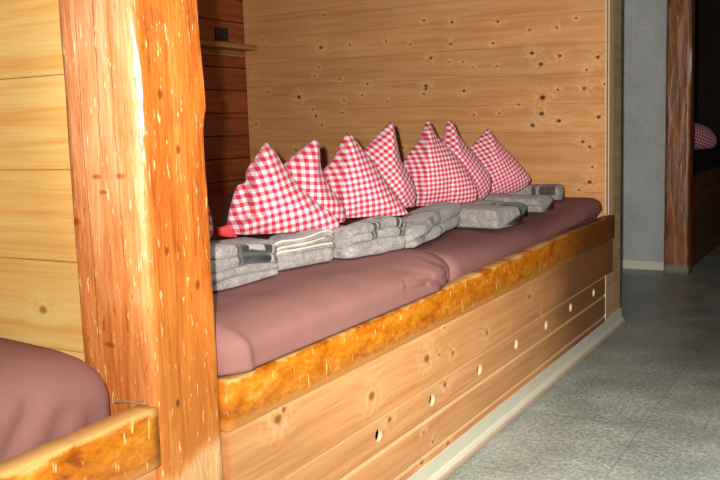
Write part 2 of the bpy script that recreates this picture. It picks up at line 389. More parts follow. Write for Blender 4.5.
def floor_mat():
    m = NT('speckled_linoleum')
    o = m.obj()
    X, Y, Z = m.xyz(o)
    a = m.noise(o, 70, 4, .7)
    b = m.noise(o, 4, 3, .6)
    c = m.noise(o, 150, 2, .6)
    col = m.ramp(m.math('ADD', m.math('MULTIPLY', a, .6), m.math('MULTIPLY', b, .4)),
                 [(.38, srgb(134, 148, 140)), (.5, srgb(170, 182, 173)), (.62, srgb(206, 216, 206))])
    col = m.mix(m.math('MULTIPLY', m.rng(c, .60, .65), .9), col, srgb(66, 74, 74))
    col = m.mix(m.math('MULTIPLY', m.rng(c, .33, .27), .5), col, srgb(190, 194, 188))
    # tile joints
    def joint(q, off, per):
        t = m.math('SUBTRACT', q, off - 20 * per)
        d = m.math('MODULO', t, per)
        d = m.math('MINIMUM', d, m.math('SUBTRACT', per, d))
        return m.rng(d, .0012, .0035, 1.0, 0.0)
    j = m.math('MAXIMUM', joint(X, .382, .5), joint(Y, 2.155, .5))
    col = m.mix(m.math('MULTIPLY', j, .3), col, srgb(74, 80, 80))
    m.bump(a, .06, .002)
    return m.done(col, m.rng(b, .3, .7, .32, .5), .45)
M['floor'] = floor_mat()

def plaster_mat():
    m = NT('grey_rough_plaster')
    o = m.obj()
    a = m.noise(o, 90, 4, .7); b = m.noise(o, 3, 3)
    col = m.ramp(m.math('ADD', m.math('MULTIPLY', a, .5), m.math('MULTIPLY', b, .5)), [(.36, srgb(182, 184, 180)), (.62, srgb(212, 214, 210))])
    m.bump(a, .6, .006)
    return m.done(col, .9, .15)
M['plaster'] = plaster_mat()
M['skirting'] = plain_mat('pale_skirting', srgb(236, 234, 212), .5, .05, 12)
M['skirting_foot'] = plain_mat('skirting_foot', srgb(214, 190, 164), .5, .08, 20)
M['ceiling'] = plain_mat('ceiling_boards', srgb(150, 110, 70), .7, .1, 8)
M['end_dark'] = plain_mat('very_dark_boards', srgb(52, 32, 22), .8, .2, 6)  # one even, very dark brown for the end wall
M['black_hole'] = plain_mat('dark_bed_base', srgb(30, 20, 14), .9, .1)

def dark_post_mat():
    m = NT('dark_hewn_post')
    o = m.obj(); X, Y, Z = m.xyz(o)
    s = m.noise(m.comb(m.math('MULTIPLY', X, 40.0), m.math('MULTIPLY', Y, 40.0), m.math('MULTIPLY', Z, 4.0)), 1.0, 4, .65, .6)
    c = m.noise(m.comb(m.math('MULTIPLY', X, 70.0), m.math('MULTIPLY', Y, 70.0), m.math('MULTIPLY', Z, 9.0)), 1.0, 2)
    col = m.ramp(s, [(.35, srgb(104, 60, 32)), (.5, srgb(152, 92, 52)), (.66, srgb(186, 124, 74))])
    col = m.mix(m.math('MULTIPLY', m.rng(c, .65, .7), .7), col, srgb(196, 160, 106))
    col = m.mix(m.rng(Z, .07, .03), col, srgb(150, 144, 124))
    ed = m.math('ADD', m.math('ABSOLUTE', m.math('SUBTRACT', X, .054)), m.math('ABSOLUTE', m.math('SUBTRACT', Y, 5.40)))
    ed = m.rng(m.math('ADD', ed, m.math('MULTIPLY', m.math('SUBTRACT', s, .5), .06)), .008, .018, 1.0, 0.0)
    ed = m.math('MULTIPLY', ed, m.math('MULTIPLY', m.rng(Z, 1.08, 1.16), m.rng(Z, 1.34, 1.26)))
    col = m.mix(ed, col, srgb(250, 246, 226))  # bright upright highlight painted onto the corner edge
    m.bump(s, .6, .005)
    return m.done(col, .35, .45)
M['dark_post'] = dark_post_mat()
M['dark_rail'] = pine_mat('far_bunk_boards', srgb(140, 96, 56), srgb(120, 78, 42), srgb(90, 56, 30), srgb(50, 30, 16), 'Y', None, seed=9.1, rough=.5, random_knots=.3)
M['edge_highlight'] = plain_mat('edge_highlight', srgb(240, 232, 208), .3, .05)  # pale colour for a painted edge highlight, not assigned

# ------------------------------------------------------------------ room shell
def struct(name, bm, mat, shade=False, loc=None, rotz=None):
    return tag(link(name, bm, mat, None, shade, loc, rotz), kind='structure')

bm = bmesh.new(); add_box(bm, -2.2, 2.3, -1.6, 9.0, -.05, 0.0); struct('floor', bm, M['floor'])
bm = bmesh.new(); add_box(bm, -2.3, 2.4, -1.6, 9.1, 2.3, 2.36); struct('ceiling', bm, M['ceiling'])
# dark stained boards at the head of the bunks
bm = bmesh.new()
for i in range(-1, 19):
    z0 = .026 + .124 * i
    add_box(bm, -2.16, -2.11, -1.5, 9.0, max(0, z0) + .002, min(2.3, z0 + .124) - .002, .004, 1)
add_box(bm, -2.17, -2.155, -1.5, 9.0, 0, 2.3)
struct('wall_back', bm, M['dark_planks'])
# knotty pine partition at the foot of the row, skewed a little
PA = math.atan2(.27, -2.1)
bm = bmesh.new()
zs = [-.035] + [.093 + .128 * i for i in range(0, 18)]
bmp = bmesh.new()
for a, b in zip(zs[:-1], zs[1:]):
    add_box(bmp, .024, 2.125, -.035, 0.0, a + .0002, b - .0002, .0011, 1)
for v in bmp.verts: v.co.z = max(0.0, min(2.3, v.co.z + .020 * v.co.x))
wall_far = struct('wall_far', bmp, M['pine'], loc=(0, 3.83, 0), rotz=PA)
bm.free()
# pale board partition beside the post
bm = bmesh.new()
zs = [0.0] + [.06 + .161 * i + .0 for i in range(0, 14)] + [2.3]
for a, b in zip(zs[:-1], zs[1:]):
    add_box(bm, -2.11, -.10, 1.08, 1.115, a + .0005, b - .0005, .002, 1)
struct('wall_left', bm, M['pale'])
# grey plaster wall beyond the gangway
bm = bmesh.new(); add_box(bm, -2.11, -.02, 5.53, 5.66, 0, 2.3); struct('wall_passage', bm, M['plaster'])
bm = bmesh.new(); add_box(bm, -2.11, -.082, 5.512, 5.53, 0, .055, .004); struct('baseboard_passage', bm, M['skirting'])
bm = bmesh.new(); add_box(bm, -2.11, 2.3, 8.9, 9.0, 0, 2.3); struct('wall_end', bm, M['end_dark'])
bm = bmesh.new(); add_box(bm, 2.2, 2.3, 2.6, 9.0, 0, 2.3); struct('wall_right', bm, M['dark_planks'])
# skirting along the bunk front
bm = bmesh.new()
prof = [(-.012, .0), (.009, .0), (.0085, .012), (.002, .022), (-.003, .026), (-.004, .064), (-.012, .066)]
for y0, y1 in ((.2, 4.03),):
    a = [bm.verts.new((x, y0, z)) for x, z in prof]; b = [bm.verts.new((x, y1, z)) for x, z in prof]
    for i in range(len(prof)):
        j = (i + 1) % len(prof); bm.faces.new((a[i], a[j], b[j], b[i]))
    bm.faces.new(a); bm.faces.new(b[::-1])
struct('baseboard_front', bm, M['skirting'])
bm = bmesh.new(); add_box(bm, .0085, .016, .2, 4.03, 0, .016, .004, 2); struct('trim_1', bm, M['skirting_foot'])

# ------------------------------------------------------------------ rough timber post in front
def hewn_post(name, mat, x0, x1, y0, y1, z1, amp, seed, parent=None, levels=110, per=12, cham=.011, shape=None):
    bm = bmesh.new()
    rings = []
    c = cham
    base = []
    corners = [(x0, y0), (x1, y0), (x1, y1), (x0, y1)]
    for k in range(4):
        ax, ay = corners[k]; bx, by = corners[(k + 1) % 4]
        L = math.hypot(bx - ax, by - ay); ux, uy = (bx - ax) / L, (by - ay) / L
        for i in range(per + 1):
            t = c + (L - 2 * c) * i / per
            base.append((ax + ux * t, ay + uy * t, uy, -ux))
    for l in range(levels + 1):
        z = z1 * l / levels
        ring = []
        for (x, y, nx, ny) in base:
            d = amp * (nz(x * 9 + seed, y * 9, z * 1.6) * 1.0 + .5 * nz(x * 30, y * 30 + seed, z * 5) + .22 * nz(x * 80, y * 80, z * 14 + seed))
            if shape: d += shape(x, y, z)
            ring.append(bm.verts.new((x + nx * d, y + ny * d, z)))
        rings.append(ring)
    n = len(base)
    for l in range(levels):
        for i in range(n):
            j = (i + 1) % n
            bm.faces.new((rings[l][i], rings[l][j], rings[l + 1][j], rings[l + 1][i]))
    bm.faces.new(rings[0][::-1]); bm.faces.new(rings[-1])
    return link(name, bm, mat, parent)

def post_shape(x, y, z):
    d = 0.0
    if y > 1.15:      # lump with a notch under it on the far arris
        d += .007 * smooth(.99, 1.0, z + .0) * smooth(1.14, 1.02, z) * 0 + .006 * smooth(.935, .955, z) * smooth(1.10, .97, z)
        d -= .003 * smooth(.96, .9, z) * smooth(.80, .9, z)
    return d
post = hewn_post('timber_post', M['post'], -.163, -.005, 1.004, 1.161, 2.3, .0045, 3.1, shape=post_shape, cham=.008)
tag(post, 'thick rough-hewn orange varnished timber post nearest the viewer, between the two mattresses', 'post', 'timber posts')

# ------------------------------------------------------------------ sleeping platforms
def rail_mesh(y0, y1, x0=-.04, x1=0.0, z0=.404, z1=.500, wear=1.0, seed=0.0):
    bm = bmesh.new()
    n = max(8, int((y1 - y0) / .02))
    rings = []
    for i in range(n + 1):
        y = y0 + (y1 - y0) * i / n
        rise = .016 * smooth(1.6, 3.8, y)
        t = z1 + rise + .003 * nz(y * 3 + seed, 1.3, 0) + .0015 * nz(y * 14, 4.3, 0)
        wl = wear * max(0.0, nz(y * 5 + seed, 7.7, 0)) * .010      # worn lip
        b = z0 + .0
        q = .003 + wl * .6
        ring = [(x0, t - .003), (x0 + .003, t), (x1 - q, t), (x1 - q * .35, t - q * .35), (x1, t - q), (x1 + .001 * nz(y * 9, 3, 3), (t + b) / 2), (x1, b + .003), (x1 - .003, b), (x0, b)]
        rings.append([bm.verts.new((x, y, z)) for x, z in ring])
    k = len(rings[0])
    for i in range(n):
        for j in range(k):
            bm.faces.new((rings[i][j], rings[i][(j + 1) % k], rings[i + 1][(j + 1) % k], rings[i + 1][j]))
    bm.faces.new(rings[0]); bm.faces.new(rings[-1][::-1])
    return bm

def panel_mesh(y0, y1, seams, x1, thick=.02, holes=None):
    """front boards with V grooves between them; round holes really go through"""
    bm = bmesh.new()
    g = .007
    prof = [(x1 - thick, seams[0]), (x1, seams[0])]
    for s in seams[1:-1]:
        prof += [(x1, s - g), (x1 - .004, s - g * .25), (x1 - .004, s + g * .25), (x1, s + g)]
    prof += [(x1, seams[-1] - g), (x1 - .005, seams[-1]), (x1 - thick, seams[-1])]
    a = [bm.verts.new((x, y0, z)) for x, z in prof]; b = [bm.verts.new((x, y1, z)) for x, z in prof]
    n = len(prof)
    for i in range(n):
        j = (i + 1) % n; bm.faces.new((a[i], a[j], b[j], b[i]))
    bm.faces.new(a); bm.faces.new(b[::-1])
    if holes:
        th_ = thick
        bmesh.ops.recalc_face_normals(bm, faces=bm.faces)
        me = bpy.data.meshes.new('panel_solid'); bm.to_mesh(me); bm.free()
        po = bpy.data.objects.new('panel_solid', me); COL.objects.link(po)
        cb = bmesh.new()
        for (y, z) in holes:
            bmesh.ops.create_cone(cb, cap_ends=True, segments=28, radius1=.0165, radius2=.0165, depth=.2,
                                  matrix=Matrix.Translation((x1, y, z)) @ Matrix.Rotation(math.pi / 2, 4, 'Y'))
        cm = bpy.data.meshes.new('hole_cutter'); cb.to_mesh(cm); cb.free()
        co = bpy.data.objects.new('hole_cutter', cm); COL.objects.link(co)
        md = po.modifiers.new('cut', 'BOOLEAN'); md.operation = 'DIFFERENCE'; md.object = co; md.solver = 'EXACT'
        dg = bpy.context.evaluated_depsgraph_get()
        res = bpy.data.meshes.new_from_object(po.evaluated_get(dg))
        bpy.data.objects.remove(po); bpy.data.objects.remove(co)
        bm = bmesh.new(); bm.from_mesh(res); bm.normal_update()
        for f in bm.faces:
            c = f.calc_center_median()
            if abs(f.normal.x) < .4 and any(math.hypot(c.y - y, c.z - z) < .0168 for y, z in holes): f.material_index = 1
    return bm

plat = empty('sleeping_platform', (-1.0, 2.5, 0), 'long wooden bunk base with orange top rail and drilled front boards, under the gingham pillows', 'bunk', 'sleeping platforms')
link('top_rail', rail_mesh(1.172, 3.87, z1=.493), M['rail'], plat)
link('front_board', panel_mesh(1.172, 3.85, [.2655, .403], -.002, .02), M['front'], plat, False)
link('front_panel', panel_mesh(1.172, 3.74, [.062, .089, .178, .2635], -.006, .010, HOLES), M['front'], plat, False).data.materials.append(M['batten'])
bm = bmesh.new(); add_box(bm, -.024, -.004, 3.742, 3.752, .066, .263, .001, 1); link('end_batten', bm, M['batten'], plat, False)
bm = bmesh.new(); add_box(bm, -2.10, -.06, 1.18, 3.80, .34, .395); link('bed_base', bm, M['black_hole'], plat, False)

plat2 = empty('sleeping_platform', (-1.0, .2, 0), 'wooden bunk base whose orange rail butts against the near post, lower corner of the view', 'bunk', 'sleeping platforms')
link('top_rail', rail_mesh(-.9, 1.001, seed=5.0), M['rail'], plat2)
link('front_panel', panel_mesh(-.9, 1.0, [.062, .178, .264, .403], -.012, .018), M['front_other'], plat2, False)
bm = bmesh.new(); add_box(bm, -2.10, -.06, -.9, 1.0, .34, .395); link('bed_base', bm, M['black_hole'], plat2, False)

# end post of the pine partition, with two thin strips in front of its corner
ep = empty('partition_post', (-.04, 3.93, 0), 'pale squared wooden post closing the end of the knotty pine partition', 'post', 'timber posts')
bm = bmesh.new(); add_box(bm, -.055, -.012, 3.873, 4.03, .0, 2.3, .004, 2); link('post_shaft', bm, M['end_post'], ep, False)
bm = bmesh.new(); add_box(bm, -.06, -.012, 3.757, 3.872, .066, .395, .002, 1); link('lower_casing', bm, M['end_post'], ep, False)
bm = bmesh.new()
add_box(bm, -.021, -.016, 3.788, 3.80, .52, 2.3, .001, 1)
add_box(bm, -.010, -.0055, 3.795, 3.872, .515, 2.3, .001, 1)
link('corner_strip', bm, M['batten'], ep, False)

# shelf board on the dark wall
sh = empty('wall_shelf', (-2.05, 3.0, 1.365), 'narrow bare wooden shelf board fixed to the dark plank wall', 'shelf')
bm = bmesh.new(); add_box(bm, -2.108, -1.99, 1.5, 4.06, 1.355, 1.382, .003, 1); link('shelf_board', bm, M['shelf'], sh, False)
bm = bmesh.new(); add_box(bm, -2.108, -2.08, 1.5, 4.06, 1.325, 1.354, .002, 1); link('ledger_strip', bm, M['shelf'], sh, False)
bm = bmesh.new(); add_box(bm, -2.109, -2.104, 3.845, 3.955, 1.405, 1.475, .001, 1)
tag(link('wall_plate', bm, plain_mat('dark_green_plate', srgb(46, 48, 30), .6), None, False), 'small dark green square on the dark planks above the shelf', 'plate')
bm = bmesh.new()
add_box(bm, -2.109, -2.105, 3.883, 3.905, 1.03, 1.068, .001, 1); add_box(bm, -2.109, -2.105, 3.913, 3.936, 1.03, 1.068, .001, 1); add_box(bm, -2.109, -2.1055, 3.900, 3.918, 1.045, 1.056, .001, 1)
tag(link('wall_marker', bm, plain_mat('faded_yellow_paint', srgb(140, 92, 46), .6), None, False), 'small faded yellowish mark on the dark planks below the shelf', 'sign')

# ------------------------------------------------------------------ mattresses
def crease(p, pts, w):
    best = 9
    for a, b in zip(pts[:-1], pts[1:]):
        ax, ay, az = a; bx, by, bz = b
        d = Vector((bx - ax, by - ay, bz - az)); L = d.length_squared
        t = max(0, min(1, (p - Vector(a)).dot(d) / L))
        q = (p - Vector(a) - d * t).length
        best = min(best, q)
    return math.exp(-(best / w) ** 2)

def mattress_mesh(x0, x1, y0, y1, z0, z1, r, nx, ny, nzc, func):
    bm = bmesh.new()
    def face_grid(origin, du, dv, nu, nv):
        vs = [[bm.verts.new(Vector(origin) + Vector(du) * (i / nu) + Vector(dv) * (j / nv)) for j in range(nv + 1)] for i in range(nu + 1)]
        for i in range(nu):
            for j in range(nv):
                bm.faces.new((vs[i][j], vs[i + 1][j], vs[i + 1][j + 1], vs[i][j + 1]))
    X, Y, Z = x1 - x0, y1 - y0, z1 - z0
    face_grid((x0, y0, z1), (X, 0, 0), (0, Y, 0), nx, ny)
    face_grid((x0, y0, z0), (X, 0, 0), (0, Y, 0), nx, ny)
    face_grid((x1, y0, z0), (0, Y, 0), (0, 0, Z), ny, nzc)
    face_grid((x0, y0, z0), (0, Y, 0), (0, 0, Z), ny, nzc)
    face_grid((x0, y0, z0), (X, 0, 0), (0, 0, Z), nx, nzc)
    face_grid((x0, y1, z0), (X, 0, 0), (0, 0, Z), nx, nzc)
    bmesh.ops.remove_doubles(bm, verts=bm.verts, dist=1e-5)
    lo = Vector((x0 + r, y0 + r, z0 + .01)); hi = Vector((x1 - r, y1 - r, z1 - r))
    for v in bm.verts:
        p = v.co
        q = Vector((max(lo.x, min(hi.x, p.x)), max(lo.y, min(hi.y, p.y)), max(lo.z, min(hi.z, p.z))))
        d = p - q
        if d.length > 1e-6:
            dn = d.normalized()
            rad = r if p.z > lo.z else min(r, d.length)
            if p.z > lo.z or True: p2 = q + dn * min(d.length, r)
            v.co = p2
        v.co = func(v.co.copy())
    return bm

def f_near(p):
    top = smooth(.50, .58, p.z)
    # the front swells over the rail, and the far end sinks to the rail corner
    c = smooth(2.02, 2.24, p.y)
    p.x += (.058 - .054 * c) * smooth(-.25, -.05, p.x) * smooth(.495, .502, p.z) * smooth(.62, .55, p.z)
    p.z -= top * (.006 * abs(nz(p.x * 2.5, p.y * 2.5, 0)) + .004 * abs(nz(p.x * 7, p.y * 5, 2)))
    p.z -= top * .018 * smooth(2.10, 2.24, p.y)
    if p.x > -.12:
        q = Vector((0, p.y, p.z))
        for pts, w, a in (([(0, 1.85, .552), (0, 1.92, .550), (0, 2.02, .520), (0, 2.11, .487)], .0075, .010),
                          ([(0, 1.84, .540), (0, 1.90, .532), (0, 1.97, .528)], .007, .007),
                          ([(0, 1.87, .580), (0, 1.99, .548)], .008, .006),
                          ([(0, 2.04, .580), (0, 2.14, .540), (0, 2.17, .515)], .009, .008),
                          ([(0, 1.21, .575), (0, 1.222, .500)], .012, -.006)):
            p.x -= crease(q, pts, w) * a * smooth(-.12, -.05, p.x)
    return p
mat1 = link('mattress', mattress_mesh(-2.08, -.045, 1.172, 2.238, .398, .592, .055, 80, 220, 40, f_near), M['sheet'])
tag(mat1, 'mattress in brown fitted sheet just right of the near post, under the motif blanket', 'mattress', 'mattresses in brown sheets')

def f_far(p):
    top = smooth(.47, .54, p.z)
    p.z += top * (.03 * smooth(3.15, 3.75, p.y) + .004 * smooth(2.6, 2.3, p.y) + .0 * nz(p.x * 4, p.y * 4, 5) - .005 * abs(nz(p.x * 4, p.y * 4, 5)))
    p.x += .026 * smooth(-.25, -.05, p.x) * smooth(.515, .53, p.z) * smooth(3.0, 3.5, p.y)
    p.z -= .014 * smooth(-.24, -.06, p.x) * top * smooth(3.7, 3.2, p.y)
    for pts, w, a in (([(-.14, 2.5, .54), (-.12, 2.9, .54), (-.10, 3.35, .54)], .03, -.004),
                      ([(-.06, 3.0, .52), (-.12, 3.35, .55), (-.16, 3.5, .57)], .03, .008)):
        p.z -= crease(p, pts, w) * a
    return p
mat2 = link('mattress', mattress_mesh(-2.08, -.046, 2.242, 3.79, .398, .566, .05, 60, 90, 14, f_far), M['sheet'])
tag(mat2, 'mattress in brown fitted sheet at the far end, reaching the knotty pine partition', 'mattress', 'mattresses in brown sheets')

def f_left(p):
    top = smooth(.48, .56, p.z)
    p.z += top * (.012 * nz(p.x * 3, p.y * 3, 8) + .018 * math.exp(-((p.y - .86) / .14) ** 2) * smooth(-.05, -.3, p.x) - .022 * smooth(.85, 1.0, p.y))
    p.z += top * .012 * smooth(-.3, -.6, p.x)
    p.z -= top * .012 * smooth(-.16, -.06, p.x)
    for pts, w, a in (([(-.06, .93, .42), (-.07, .925, .50), (-.11, .90, .565)], .014, .010),
                      ([(-.05, .80, .42), (-.05, .84, .47), (-.055, .87, .52)], .012, .005),
                      ([(-.05, .70, .42), (-.05, .76, .48), (-.06, .82, .55)], .014, .006),
                      ([(-.09, .985, .43), (-.10, .985, .50), (-.13, .96, .56)], .010, .005)):
        k = crease(p, pts, w) * a * 1.9
        p.x -= k; p.z -= k * .4
    return p
mat3 = link('mattress', mattress_mesh(-2.08, -.058, -.9, .992, .398, .606, .06, 70, 120, 16, f_left), M['sheet'])
tag(mat3, 'rumpled corner of a brown-sheeted mattress left of the near post, against the pale boards', 'mattress', 'mattresses in brown sheets')
bm = bmesh.new()
add_tube(bm, [(-.075, .985, .502), (-.055, .992, .506), (-.035, .996, .5035), (-.022, 1.0, .5025)], .0011, 6)
link('loose_thread', bm, plain_mat('loose_thread', srgb(150, 150, 130), .8), mat3)

# ------------------------------------------------------------------ folded wool blankets
def blanket(A, B, depth, z0, hA, hB, layers, mat, label, seed, bulge=.012, endround=.03, back=.62, sag=.0, hems=None, skewA=0.0, skewB=0.0):
    A = Vector((A[0], A[1], 0)); B = Vector((B[0], B[1], 0))
    e = (B - A); Ln = e.length; e.normalize()
    out = Vector((e.y, -e.x, 0))                # towards the gangway
    ns = 44
    segs = 9
    def profile(t):
        """(distance behind the front line, height 0..1, arc) running bottom front -> top front -> back -> closed"""
        pts = []
        wts = layers
        acc = 0.0
        tot = sum(wts)
        for wi, w in enumerate(wts):
            z_a, z_b = acc / tot, (acc + w) / tot
            ins = bulge * .9 * (nz(t * 3 + wi * 5.1, seed, wi) * .9)
            for k in range(segs + 1):
                a = -math.pi / 2 + math.pi * k / segs
                pts.append((bulge * (1 - max(0, math.cos(a)) ** .6) + ins, (z_a + z_b) / 2 + (z_b - z_a) / 2 * math.sin(a) * .985))
            acc += w
        for k in range(1, 13):
            pts.append((depth * k / 12, 1.0))
        pts.append((depth, .5)); pts.append((depth, .02))
        pts.append((depth * .5, 0.0))
        return pts
    bm = bmesh.new()
    uvl = bm.loops.layers.uv.new('cloth')
    rings = []; arcs = []
    for i in range(ns + 1):
        t = i / ns
        l = Ln * t
        h = hA + (hB - hA) * t
        # rounded ends
        ed = min(l, Ln - l)
        er = endround
        kk = 1.0
        if ed < er: kk = math.sqrt(max(0.0, 1 - (1 - ed / er) ** 2))
        pr = profile(t)
        ring = []; arc = []; s = 0.0; prev = None
        for (d, zz) in pr:
            bk = 1 - (1 - back) * smooth(.05, .17, d)
            z = zz * h * bk * (1 + .13 * nz(l * 9, seed * 3 + d * 5, zz * 2)) * (0.62 + .38 * kk)
            z -= sag * math.sin(math.pi * t) * zz
            dd = d + (1 - kk) * er * .8
            sk = skewA * (1 - t) + skewB * t
            w = .004 * nz(l * 12, zz * 6 + seed, 3)
            p = A + e * (l + sk * d) - out * (dd + w)
            p.z = z0 + max(0.0, z)
            if prev is not None: s += math.hypot(d - prev[0], (zz - prev[1]) * h)
            prev = (d, zz)
            ring.append(bm.verts.new(p)); arc.append(s)
        rings.append(ring); arcs.append(arc)
    n = len(rings[0])
    idx = {}
    for i in range(ns + 1):
        for j in range(n): idx[rings[i][j]] = (Ln * i / ns, arcs[i][j])
    for i in range(ns):
        for j in range(n):
            k = (j + 1) % n
            f = bm.faces.new((rings[i][j], rings[i][k], rings[i + 1][k], rings[i + 1][j]))
            for lp in f.loops:
                u, v = idx[lp.vert]
                if k == 0 and lp.vert in (rings[i][0], rings[i + 1][0]): v = arcs[i][-1] + .1
                lp[uvl].uv = (u, v)
    for ring in (rings[0][::-1], rings[-1]):
        f = bm.faces.new(ring)
        for lp in f.loops: lp[uvl].uv = idx[lp.vert]
    hem_lines = []
    for (lay, t0, t1, loop) in (hems or []):
        j = lay
        line = []
        i0, i1 = int(t0 * ns), int(t1 * ns)
        for i in range(i0, i1 + 1):
            c = rings[i][j].co
            line.append(c + out * .0025)
        hem_lines.append(line)
    o = link('wool_blanket', bm, mat)
    o.data.polygons.foreach_set('use_smooth', [True] * len(o.data.polygons))
    tag(o, label, 'blanket', 'folded grey wool blankets')
    if hem_lines:
        hb = bmesh.new()
        for line in hem_lines: add_tube(hb, line, .0028, 6)
        link('stitched_hem', hb, M['hem'], o)
    return o

CR = srgb(176, 168, 158)
w1 = wool_mat('wool_with_brown_motif', [(.203, .050, .084, .235, 1.0, BR), (.136, .0035, .085, .3, .9, BR), (.148, .0035, .085, .3, .9, BR), (.258, .0035, .085, .3, .9, CR), (.268, .0035, .085, .3, .9, BR), (.200, .026, .140, .170, 1.0, CR)])
w_plain = wool_mat('plain_grey_wool', [])
w3 = wool_mat('wool_with_thin_stripes', [(.085, .0035, .06, .3, .85, BR), (.100, .0035, .06, .3, .85, BR), (.140, .022, .150, .19, .9, BR), (.188, .0035, .06, .3, .9, BR), (.203, .0035, .06, .3, .9, BR)])
w4 = wool_mat('wool_with_striped_fold', [(.085, .004, .0, .3, .95, BR), (.105, .004, .0, .3, .95, BR), (.27, .004, .0, .3, .95, BR), (.290, .004, .0, .3, .95, BR), (.19, .026, .085, .13, .9, BR)])
w6 = wool_mat('wool_with_end_stripe', [(.20, .03, .03, .3, .8, BR), (.145, .006, .0, .3, .8, BR)])

Z1 = .594
blanket((-.205, 1.36), (-.205, 1.650), .42, Z1, .104, .070, [1.0, .9, 1.15, 1.3], w1, 'grey blanket folded in four beside the near post, bold brown motif on its upper folds', 1.3, bulge=.014, back=.62)
blanket((-.235, 1.662), (-.192, 1.872), .34, Z1, .074, .074, [2.6, .9, .8, 1.0], w_plain, 'grey blanket with cream stitched edges showing between its folds, second from the near post', 2.7, bulge=.012, back=.58,
        hems=[(9, .0, .90, 0), (17, .0, .93, 0), (27, .0, .82, 0), (37, .0, .97, 0)])
blanket((-.165, 1.892), (-.112, 2.112), .30, Z1, .082, .088, [1.7, 1.0, 1.1], w3, 'grey rounded blanket with thin brown double stripes, at the seam of the two mattresses', 4.1, bulge=.016, back=.6, endround=.035)
blanket((-.105, 2.145), (-.215, 2.71), .15, Z1 - .006, .056, .082, [1.0, 1.15], w4, 'grey blanket angled inwards, its two folds crossed by dark stripes, right of the seam', 5.2, bulge=.020, back=.68, endround=.03, skewA=.55, skewB=.1)
blanket((-.33, 2.765), (-.105, 2.735), .17, .574, .066, .062, [1.0], w_plain, 'plain grey blanket fold with square end, right of the striped angled one', 6.6, bulge=.010, back=.95, endround=.010)
blanket((-.36, 2.99), (-.145, 2.98), .13, .576, .062, .054, [1.0, .9], w6, 'small striped grey blanket roll between two plain folds', 7.4, bulge=.014, back=.95, endround=.03)
blanket((-.38, 3.195), (-.11, 3.205), .16, .580, .062, .056, [1.0, 1.0], w_plain, 'plain grey blanket folded double in front of the last gingham pillow', 8.8, bulge=.016, back=.95, endround=.025)
blanket((-.38, 3.47), (-.13, 3.53), .18, .598, .056, .058, [1.0], w6, 'darker grey blanket roll farthest along, closest to the pine partition', 9.9, bulge=.02, back=.95, endround=.04)

# ------------------------------------------------------------------ gingham pillows
PILLOWS[0] = (PILLOWS[0][0], (-.04, .08), [(-.06, .23), (-.03, .19), (.02, .15), (.055, .112), (.066, .09), (.0701, .0676), (.0722, .042), (.066, .02), (.0, -.01), (-.1, -.02), (-.17, .0), (-.15, .08), (-.11, .15), (-.08, .2)], .09, 12, .0205)

def catmull(pts, sub=5):
    out = []
    n = len(pts)
    for i in range(n):
        p0, p1, p2, p3 = (Vector(pts[(i + k) % n]) for k in (-1, 0, 1, 2))
        for s in range(sub):
            t = s / sub
            out.append(.5 * ((2 * p1) + (-p0 + p2) * t + (2 * p0 - 5 * p1 + 4 * p2 - p3) * t * t + (-p0 + 3 * p1 - 3 * p2 + p3) * t ** 3))
    return out

NH = Vector((.5, -.866, 0)); TT = Vector((.866, .5, 0)); UP = Vector((0, 0, 1))
def pillow(idx, label, ridges, zmin=None, dull=1.0, folds=()):
    o0, ctr, pts, thick, rot, per = PILLOWS[idx]
    o0 = Vector(o0)
    if zmin is None: zmin = .668 if idx == 0 else (.652 if idx < 5 else .636)
    mat = gingham_mat('red_white_gingham', rot, per, dull)
    ol = catmull(pts)
    c = Vector(ctr)
    K = 26
    bm = bmesh.new()
    uvl = bm.loops.layers.uv.new('cloth')
    def place(u, v, w):
        p = o0 + TT * u + UP * v + NH * w
        p.z = max(p.z, zmin + .0)
        return p
    def height(u, v, s, side):
        h = thick * .62 * (max(0.0, 1 - s ** 2.0)) ** .72
        if side > 0:
            for (a, b, wl, wr, amp) in ridges:
                a2, b2 = Vector(a), Vector(b)
                d = b2 - a2
                t = max(0, min(1, (Vector((u, v)) - a2).dot(d) / d.length_squared))
                q = Vector((u, v)) - a2 - d * t
                sgn = 1 if (d.x * q.y - d.y * q.x) > 0 else -1
                ww = wl if sgn < 0 else wr
                h += amp * math.exp(-(q.length / ww)) * (1 - s ** 3)
            for (a, b, w_, amp) in folds:
                h += amp * crease(Vector((u, v, 0)), [(a[0], a[1], 0), (b[0], b[1], 0)], w_) * (1 - s ** 3)
            h += (.0045 * nz(u * 22 + idx * 7, v * 22, 1.0) + .004 * abs(nz(u * 11 + v * 6, v * 14 - u * 5, idx * 3.3))) * (1 - s ** 4)
        return h * side
    for side in (1, -1):
        rings = []
        n = len(ol)
        for k in range(1, K + 1):
            s = k / K
            s = s ** .8
            ring = []
            for p in ol:
                q = c + (p - c) * s
                ring.append((bm.verts.new(place(q.x, q.y, height(q.x, q.y, s, side))), q))
            rings.append(ring)
        cv = (bm.verts.new(place(c.x, c.y, height(c.x, c.y, 0, side))), c)
        def uvof(item):
            v3, q = item
            w = (v3.co - o0).dot(NH)
            return (q.x - w * .35 + (0 if side > 0 else .3), q.y)
        def mk(items):
            f = bm.faces.new([it[0] for it in items])
            for lp, it in zip(f.loops, items): lp[uvl].uv = uvof(it)
        for i in range(n):
            j = (i + 1) % n
            mk([cv, rings[0][i], rings[0][j]] if side > 0 else [cv, rings[0][j], rings[0][i]])
            for k in range(K - 1):
                q4 = [rings[k][i], rings[k + 1][i], rings[k + 1][j], rings[k][j]]
                mk(q4 if side > 0 else q4[::-1])
    bmesh.ops.remove_doubles(bm, verts=bm.verts, dist=2e-5)
    o = link('gingham_pillow', bm, mat)
    tag(o, label, 'pillow', 'red and white gingham pillows')
    return o

